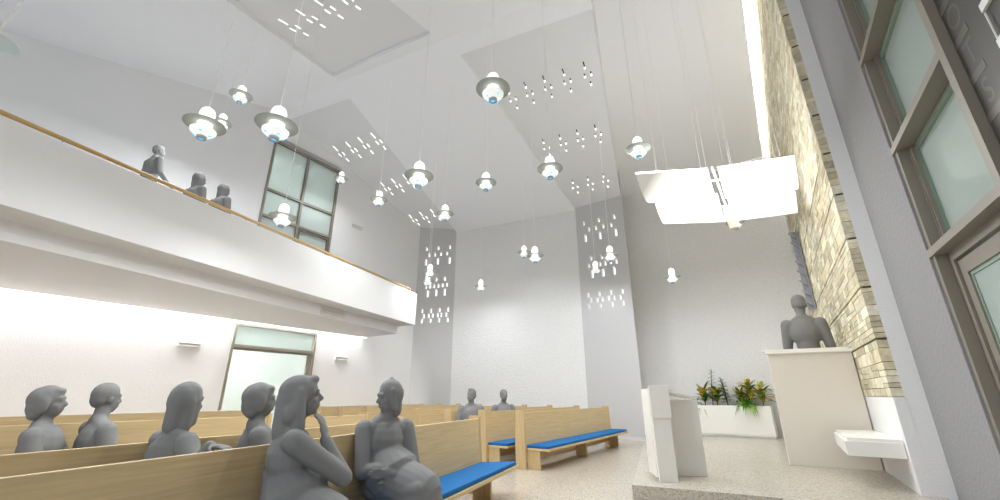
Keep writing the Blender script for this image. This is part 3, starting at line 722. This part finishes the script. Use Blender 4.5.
# ------------------------------------------------------------------ winged luminaire over the platform
H = 3.3; wl = empty('winged_luminaire', (3.88, 6.56, 1.17+H), 0, 'large hanging luminaire of four glowing curved wings over the platform', 'luminaire')
ax = Vector((.975, -.22)).normalized(); bx_ = Vector((.555, .832)).normalized()
half = 1.22; 
def wing(u0, u1, v0, v1, name):
    top = []; bot = []; nu, nv = 10, 12; mb = MB()
    P = [[None]*(nv+1) for _ in range(nu+1)]; Q = [[None]*(nv+1) for _ in range(nu+1)]
    for i in range(nu+1):
        for j in range(nv+1):
            u = u0+(u1-u0)*i/nu; t = j/nv; v = v0+(v1-v0)*t
            sag = -.27*sin(pi*t)+.06*abs(u)/half
            p = ax*u+bx_*v; P[i][j] = (p[0], p[1], sag); Q[i][j] = (p[0], p[1], sag+.03)
    for i in range(nu):
        for j in range(nv):
            mb.poly([P[i][j], P[i+1][j], P[i+1][j+1], P[i][j+1]], 0); mb.poly([Q[i][j], Q[i][j+1], Q[i+1][j+1], Q[i+1][j]], 1)
    for j in range(nv):
        mb.poly([P[0][j], P[0][j+1], Q[0][j+1], Q[0][j]], 1); mb.poly([P[nu][j], Q[nu][j], Q[nu][j+1], P[nu][j+1]], 1)
    for i in range(nu):
        mb.poly([P[i][0], Q[i][0], Q[i+1][0], P[i+1][0]], 1); mb.poly([P[i][nv], P[i+1][nv], Q[i+1][nv], Q[i][nv]], 1)
    mb.build(name, [M['sail'], M['sailup']], wl, smooth=True, fix=False)
for u0, u1 in ((-1.13, -.06), (.08, 1.15)):
    for v0, v1 in ((-1.08, -.04), (.04, 1.08)): wing(u0, u1, v0, v1, 'wing')
b = MB()
for v in (-.6, .6): b.tube([V3(ax*-.2+bx_*v, .03), V3(ax*.2+bx_*v, .03)], .018, 8)
b.tube([V3(bx_*-1.0, .08), V3(bx_*1.0, .08)], .018, 8)
b.build('frame', M['bracket'], wl)
b = MB(); c0 = bx_*.62
b.tube([V3(c0+Vector((0.02, 0)), .0), V3(c0+Vector((.07, -.02)), -.42)], .075, 20); b.build('spotlight', M['beige'], wl, smooth=False)
b = MB()
for u in (-.9, -.2, .25, 1.0):
    for v in (-.6, .5):
        p = ax*u+bx_*v; w_ = (3.88+p[0], 6.56+p[1]); b.tube([V3(p, .0), V3(p, zt2(w_)-1.17-H)], .0035, 5)
b.build('cable', M['cord'], wl)

# ------------------------------------------------------------------ people
def remesh(mb, vox, smooth=6):
    me = bpy.data.meshes.new('t'); me.from_pydata(mb.v, [], mb.f)
    bm = bmesh.new(); bm.from_mesh(me); bmesh.ops.recalc_face_normals(bm, faces=bm.faces); bm.to_mesh(me); bm.free()
    o = bpy.data.objects.new('t', me); C.objects.link(o)
    m = o.modifiers.new('r', 'REMESH'); m.mode = 'VOXEL'; m.voxel_size = vox; m.use_smooth_shade = True
    s = o.modifiers.new('s', 'SMOOTH'); s.iterations = smooth; s.factor = .5
    dg = bpy.context.evaluated_depsgraph_get(); dg.update()
    out = bpy.data.meshes.new_from_object(o.evaluated_get(dg)); bpy.data.objects.remove(o); return out
def finish(me, name, m, parent=None):
    me.name = name; me.materials.clear(); me.materials.append(m); me.polygons.foreach_set('use_smooth', [True]*len(me.polygons))
    o = bpy.data.objects.new(name, me); C.objects.link(o)
    if parent: o.parent = parent
    return o
def hand(mb, w, d, pn, side, curl):
    """palm, four fingers of different lengths with two bends, thumb from the palm's side. w wrist, d pointing dir, pn palm normal"""
    d = Vector(d).normalized(); pn = Vector(pn); pn = (pn-d*pn.dot(d)).normalized(); sd = d.cross(pn)*side
    w = Vector(w); R = Matrix((sd, d, pn)).transposed()
    mb.ell(w+d*.045, (.041, .052, .016), R)
    for k, (o, L) in enumerate(((-.03, .068), (-.010, .08), (.010, .074), (.029, .058))):
        p = w+d*.085+sd*o; dd = d.copy(); a = 0
        for s, (f, r0, r1) in enumerate(((.45, .0095, .009), (.32, .009, .008), (.23, .008, .007))):
            a += curl*(1, .9, .6)[s]; dd = d*cos(a)+pn*sin(a); q = p+dd*L*f*1.15; mb.cap(p, q, r0, r1, 8); p = q
    p = w+d*.025-sd*.034; q = p+(d*.6-sd*.75+pn*.25).normalized()*.038; mb.cap(p, q, .012, .0105, 8)
    mb.cap(q, q+(d*.9-sd*.2+pn*.4).normalized()*.032, .0105, .009, 8)
def head_mesh(mb, c, R, glasses=False):
    T = lambda x, y, z: c+R @ Vector((x, y, z))
    mb.ell(T(0, -.012, .025), (.077, .098, .1), R); mb.ell(T(0, .022, -.04), (.062, .076, .083), R)
    mb.ell(T(0, .052, -.092), (.028, .03, .022), R)
    mb.cap(T(0, .09, .012), T(0, .113, -.022), .008, .0125, 8); mb.ell(T(0, .103, -.03), (.017, .012, .009), R)
    mb.ell(T(0, .083, .03), (.05, .016, .01), R)
    for s in (-1, 1):
        mb.ell(T(.031*s, .079, .012), (.014, .012, .009), R); mb.ell(T(.04*s, .062, -.03), (.02, .02, .018), R)
        mb.ell(T(.077*s, -.008, -.008), (.01, .02, .032), R)
    mb.ell(T(0, .09, -.058), (.023, .012, .006), R); mb.ell(T(0, .087, -.07), (.02, .012, .007), R)
def hair_mesh(style, c, R, zs):
    mb = MB(); T = lambda x, y, z: c+R @ Vector((x, y, z))
    mb.ell(T(0, -.018, .04), (.084, .102, .098), R)
    if style in ('short', 'crop'):
        mb.ell(T(0, -.055, -.0), (.074, .058, .075), R)
        if style == 'short': mb.ell(T(.0, .035, .115), (.05, .045, .022), R)
    elif style == 'bob':
        mb.ell(T(0, -.04, .03), (.092, .1, .1), R); mb.ell(T(0, -.06, -.03), (.088, .07, .09), R); mb.ell(T(0, .05, .085), (.055, .04, .03), R)
        for s in (-1, 1): mb.ell(T(.074*s, -.015, -.015), (.022, .055, .08), R); mb.ell(T(.045*s, -.055, -.085), (.04, .045, .045), R)
    elif style == 'long':
        mb.ell(T(0, -.045, .01), (.09, .085, .12), R); mb.cap(T(0, -.055, -.03), T(0, -.06, -.15), .07, .06)
        for s in (-1, 1): mb.cap(T(.07*s, -.0, .02), T(.074*s, -.0, -.13), .026, .022); mb.cap(T(.055*s, -.04, 0), T(.06*s, -.045, -.16), .042, .036)
    elif style == 'hood':
        mb.ell(T(0, -.03, .015), (.09, .1, .105), R); mb.cap(T(0, -.03, .07), T(.0, -.035, .14), .06, .018)
        for s in (-1, 1): mb.cap(T(.072*s, .01, .05), T(.06*s, .0, -.09), .022, .026)
        mb.cap(T(0, -.05, -.03), T(0, -.045, -.12), .06, .055)
    elif style == 'wavy':
        mb.ell(T(0, -.03, .035), (.102, .12, .105), R); mb.cap(T(0, -.06, .0), T(0, -.09, -.2), .095, .085)
        for s in (-1, 1):
            mb.cap(T(.08*s, -.02, .03), T(.09*s, -.03, -.18), .036, .045); mb.ell(T(.09*s, -.05, -.22), (.05, .05, .055), R); mb.ell(T(.09*s, -.07, -.1), (.05, .05, .06), R)
        mb.ell(T(0, .06, .1), (.05, .035, .03), R)
    return mb
def person(label, loc, az, seated=True, base=.37, sc=1.0, yaw=0, pitch=0, roll=0, lean=0, hair='short', armL=None, armR=None, vox=.012, wide=1.0, floor=0.0, legaz=None, coat=0, side=0, group=None):
    """az = where the body faces. base = seat height (seated). Arms: (elbow, wrist, hand dir, palm normal) in body space, metres at scale 1."""
    root_z = floor
    zp = base+.135 if seated else .92
    LR = Matrix.Rotation(rad(az-(az if legaz is None else legaz)), 3, 'Z'); Q = lambda *p: LR @ Vector(p)
    lv = Vector((sin(rad(side)), sin(rad(lean)), cos(rad(lean))*cos(rad(side))))
    def B(x, y, z): return Vector((x, 0, zp))+lv*(z)+Vector((0, y, 0))
    BB = lambda a: Vector((a[0], a[1], zp))+lv*a[2]
    mb = MB(); wd = wide
    mb.ell((0, 0, zp+.0), (.165*wd, .125, .13)); mb.cap(B(0, .01, .04), B(0, .01, .2), .125*wd, .125*wd)
    mb.ell(B(0, .0, .30), (.175*wd, .135, .19))
    if coat: mb.cap(B(0, 0, .2), Vector(Q(0, .08, zp+.09)), .14*coat, .2*coat); mb.cap(Q(0, .08, zp+.05), Q(0, .36, zp-.02), .17*coat, .15*coat); mb.cap(Q(0, .36, zp-.03), Q(0, .38, .16), .15*coat, .17*coat); mb.cap(B(-.13*wd, 0, .4), B(.13*wd, 0, .4), .07, .07)
    mb.cap(B(-.09, -.005, .43), B(0, -.005, .49), .055, .06); mb.cap(B(.09, -.005, .43), B(0, -.005, .49), .055, .06)
    mb.cap(B(0, 0, .44), B(0, .015, .58), .058, .052)
    for s in (-1, 1):
        if seated:
            k = Q(.1*s, .40, zp+.01); mb.cap(Q(.09*s, .02, zp-.02), k, .085, .066); f = Q(.1*s, .40, .09); mb.cap(k, f, .06, .042)
            mb.cap(f+Q(0, -.03, -.045), f+Q(.01*s, .11, -.055), .042, .034)
        else:
            k = Vector((.1*s, .02, .5)); mb.cap((.09*s, 0, zp-.02), k, .09, .062); f = Vector((.1*s, 0, .09)); mb.cap(k, f, .058, .042)
            mb.cap(f+Vector((0, -.03, -.045)), f+Vector((.02*s, .15, -.055)), .042, .034)
        arm = armL if s < 0 else armR
        sh = B(.185*s*wd, 0, .41)
        if arm is None:
            el = B(.25*s*wd, .02, .12); wr = el+Vector((-.1*s, .23, -.03 if seated else -.1)); hd, pn = Vector((-.4*s, .9, -.15)), Vector((0, -.1, -1))
        else:
            el, wr, hd, pn = [Vector(a) for a in arm]; el = BB(el); wr = BB(wr)
        mb.cap(sh, el, .07, .056); mb.cap(el, wr, .054, .034); hand(mb, wr+Vector(hd).normalized()*.015, hd, pn, s, .3)
    R = Matrix.Rotation(rad(-yaw), 3, 'Z') @ Matrix.Rotation(rad(-pitch), 3, 'X') @ Matrix.Rotation(rad(roll), 3, 'Y')
    hc = B(0, .03, .655)
    head_mesh(mb, hc, R)
    me = remesh(mb, vox, 3)
    o = finish(me, 'person', M['person'])
    hm = remesh(hair_mesh(hair, hc, R, zp), .01, 5); finish(hm, 'hair', M['person'], o)
    o.location = (loc[0], loc[1], root_z); o.rotation_euler = (0, 0, -rad(az)); o.scale = (sc, sc, sc)
    tag(o, label, 'person', group); return o
pg = 'seated grey figures'
# in the near pew
person('person with long wavy hair in the nearest pew, hand raised to the chin', (-1.295, 2.83), 62, yaw=2, pitch=-6, hair='wavy', vox=.0075, legaz=110, coat=1.0,
       armR=((.13, .31, .19), (.05, .19, .40), (-.15, -.25, .9), (-.4, -.6, -.2)), armL=((-.18, .12, .12), (-.0, .26, .08), (.95, .2, 0), (0, -.4, -1)))
person('person with pointed hood in the nearest pew beside the blue cushion, arms folded', (-.937, 3.69), 146, yaw=78, pitch=10, hair='hood', vox=.0075, legaz=112, coat=1.1, wide=.95,
       armR=((.19, .10, .12), (.0, .23, .15), (-1, .1, .1), (0, -1, 0)), armL=((-.24, .07, .10), (.0, .25, .11), (1, .1, .1), (0, -1, 0)))
# in the second pew
person('person with smooth shoulder-length hair behind the nearest pew, hand on its top edge', (-2.09, 2.915), 32, yaw=-24, hair='long', vox=.008, legaz=113, wide=1.0, sc=.97,
       armR=((.34, -.0, .27), (.44, .02, .405), (.9, .3, .0), (0, 0, -1)), armL=((-.19, .1, .12), (-.08, .28, .06), (.6, .8, 0), (0, -.2, -1)))
person('person with short full hair in profile behind the nearest pew, next to the glazed door', (-1.78, 3.415), 54, lean=-8, yaw=4, hair='bob', vox=.011, legaz=113, sc=.98, wide=.88, armL=((-.19, .1, .12), (-.08, .28, .06), (.6, .8, 0), (0, -.2, -1)))
# farther left
person('person with bobbed hair in profile, farthest left of all the figures', (-3.45, 3.51), 62, lean=-11, yaw=4, pitch=-4, hair='bob', vox=.011, legaz=125, wide=.88, sc=.97, armL=((-.19, .1, .12), (-.08, .28, .06), (.6, .8, 0), (0, -.2, -1)))
person('person with short hair seen from behind, between the bobbed and smooth-haired figures', (-3.27, 3.74), 30, side=-9, lean=-4, yaw=-10, hair='crop', vox=.011, legaz=125, wide=.95, sc=.99, armL=((-.19, .1, .12), (-.08, .28, .06), (.6, .8, 0), (0, -.2, -1)))
# far block
person('person with short hair seated far back, left of the two distant heads', (-.56, 8.64), 180, yaw=30, hair='short', vox=.013, legaz=122.8)
person('person with bare round head seated far back, right of the two distant heads', (.075, 9.58), 165, hair='crop', vox=.013, legaz=122.8)
# pulpit
person('person standing in the white pulpit, back turned and head bowed', (5.50, 7.56), 40, seated=False, floor=.50, sc=1.42, yaw=-16, pitch=24, hair='crop', vox=.012, wide=.96,
       armL=((-.22, .02, .13), (-.2, .12, -.08), (0, 1, -.2), (1, 0, 0)), armR=((.22, .02, .13), (.2, .12, -.1), (0, 1, -.2), (-1, 0, 0)))
# gallery
person('person with short hair standing at the gallery handrail, leftmost of the three', (-6.56, 6.89), 20, seated=False, floor=4.12, sc=.93, yaw=12, hair='short', vox=.014)
person('person with long hair at the gallery handrail, middle of the three', (-5.43, 6.64), 20, seated=False, floor=3.32, sc=.965, hair='long', vox=.014)
person('person with long hair at the gallery handrail, rightmost of the three', (-5.22, 7.02), 20, seated=False, floor=3.32, sc=.955, hair='long', vox=.014)

# ------------------------------------------------------------------ light
# wall washer inferred from the bright wall, in a slot added between the gallery soffit and the left wall
l = bpy.data.lights.new('wall_washer', 'AREA'); l.shape = 'RECTANGLE'; l.size = .16; l.size_y = 15; l.energy = 420; l.color = (1, .99, .97)
o = bpy.data.objects.new('wall_washer', l); C.objects.link(o); pw = K-LD*9.9+Vector((cos(rad(33)), -sin(rad(33))))*.14; o.location = (pw[0], pw[1], 3.95); o.rotation_euler = (0, 0, -rad(33))
w = bpy.data.worlds.new('World'); S.world = w; w.use_nodes = True
w.node_tree.nodes['Background'].inputs['Color'].default_value = (.93, .97, 1, 1); w.node_tree.nodes['Background'].inputs['Strength'].default_value = .6
cam = bpy.data.cameras.new('Camera'); co = bpy.data.objects.new('Camera', cam); C.objects.link(co)
cam.sensor_width = 36; cam.lens = 36*415.6/1000; cam.clip_start = .02
co.location = (0, 0, 1.17); co.rotation_euler = (pi/2+math.atan(145/415.6), 0, 0); S.camera = co
S.view_settings.view_transform = 'Standard'; S.view_settings.look = 'None'; S.view_settings.gamma = 1; S.view_settings.use_curve_mapping = False
S.view_settings.exposure = 1.1
S.cycles.use_denoising = True
S.cycles.max_bounces = 10; S.cycles.diffuse_bounces = 8; S.cycles.transparent_max_bounces = 12
S.cycles.sample_clamp_indirect = 4
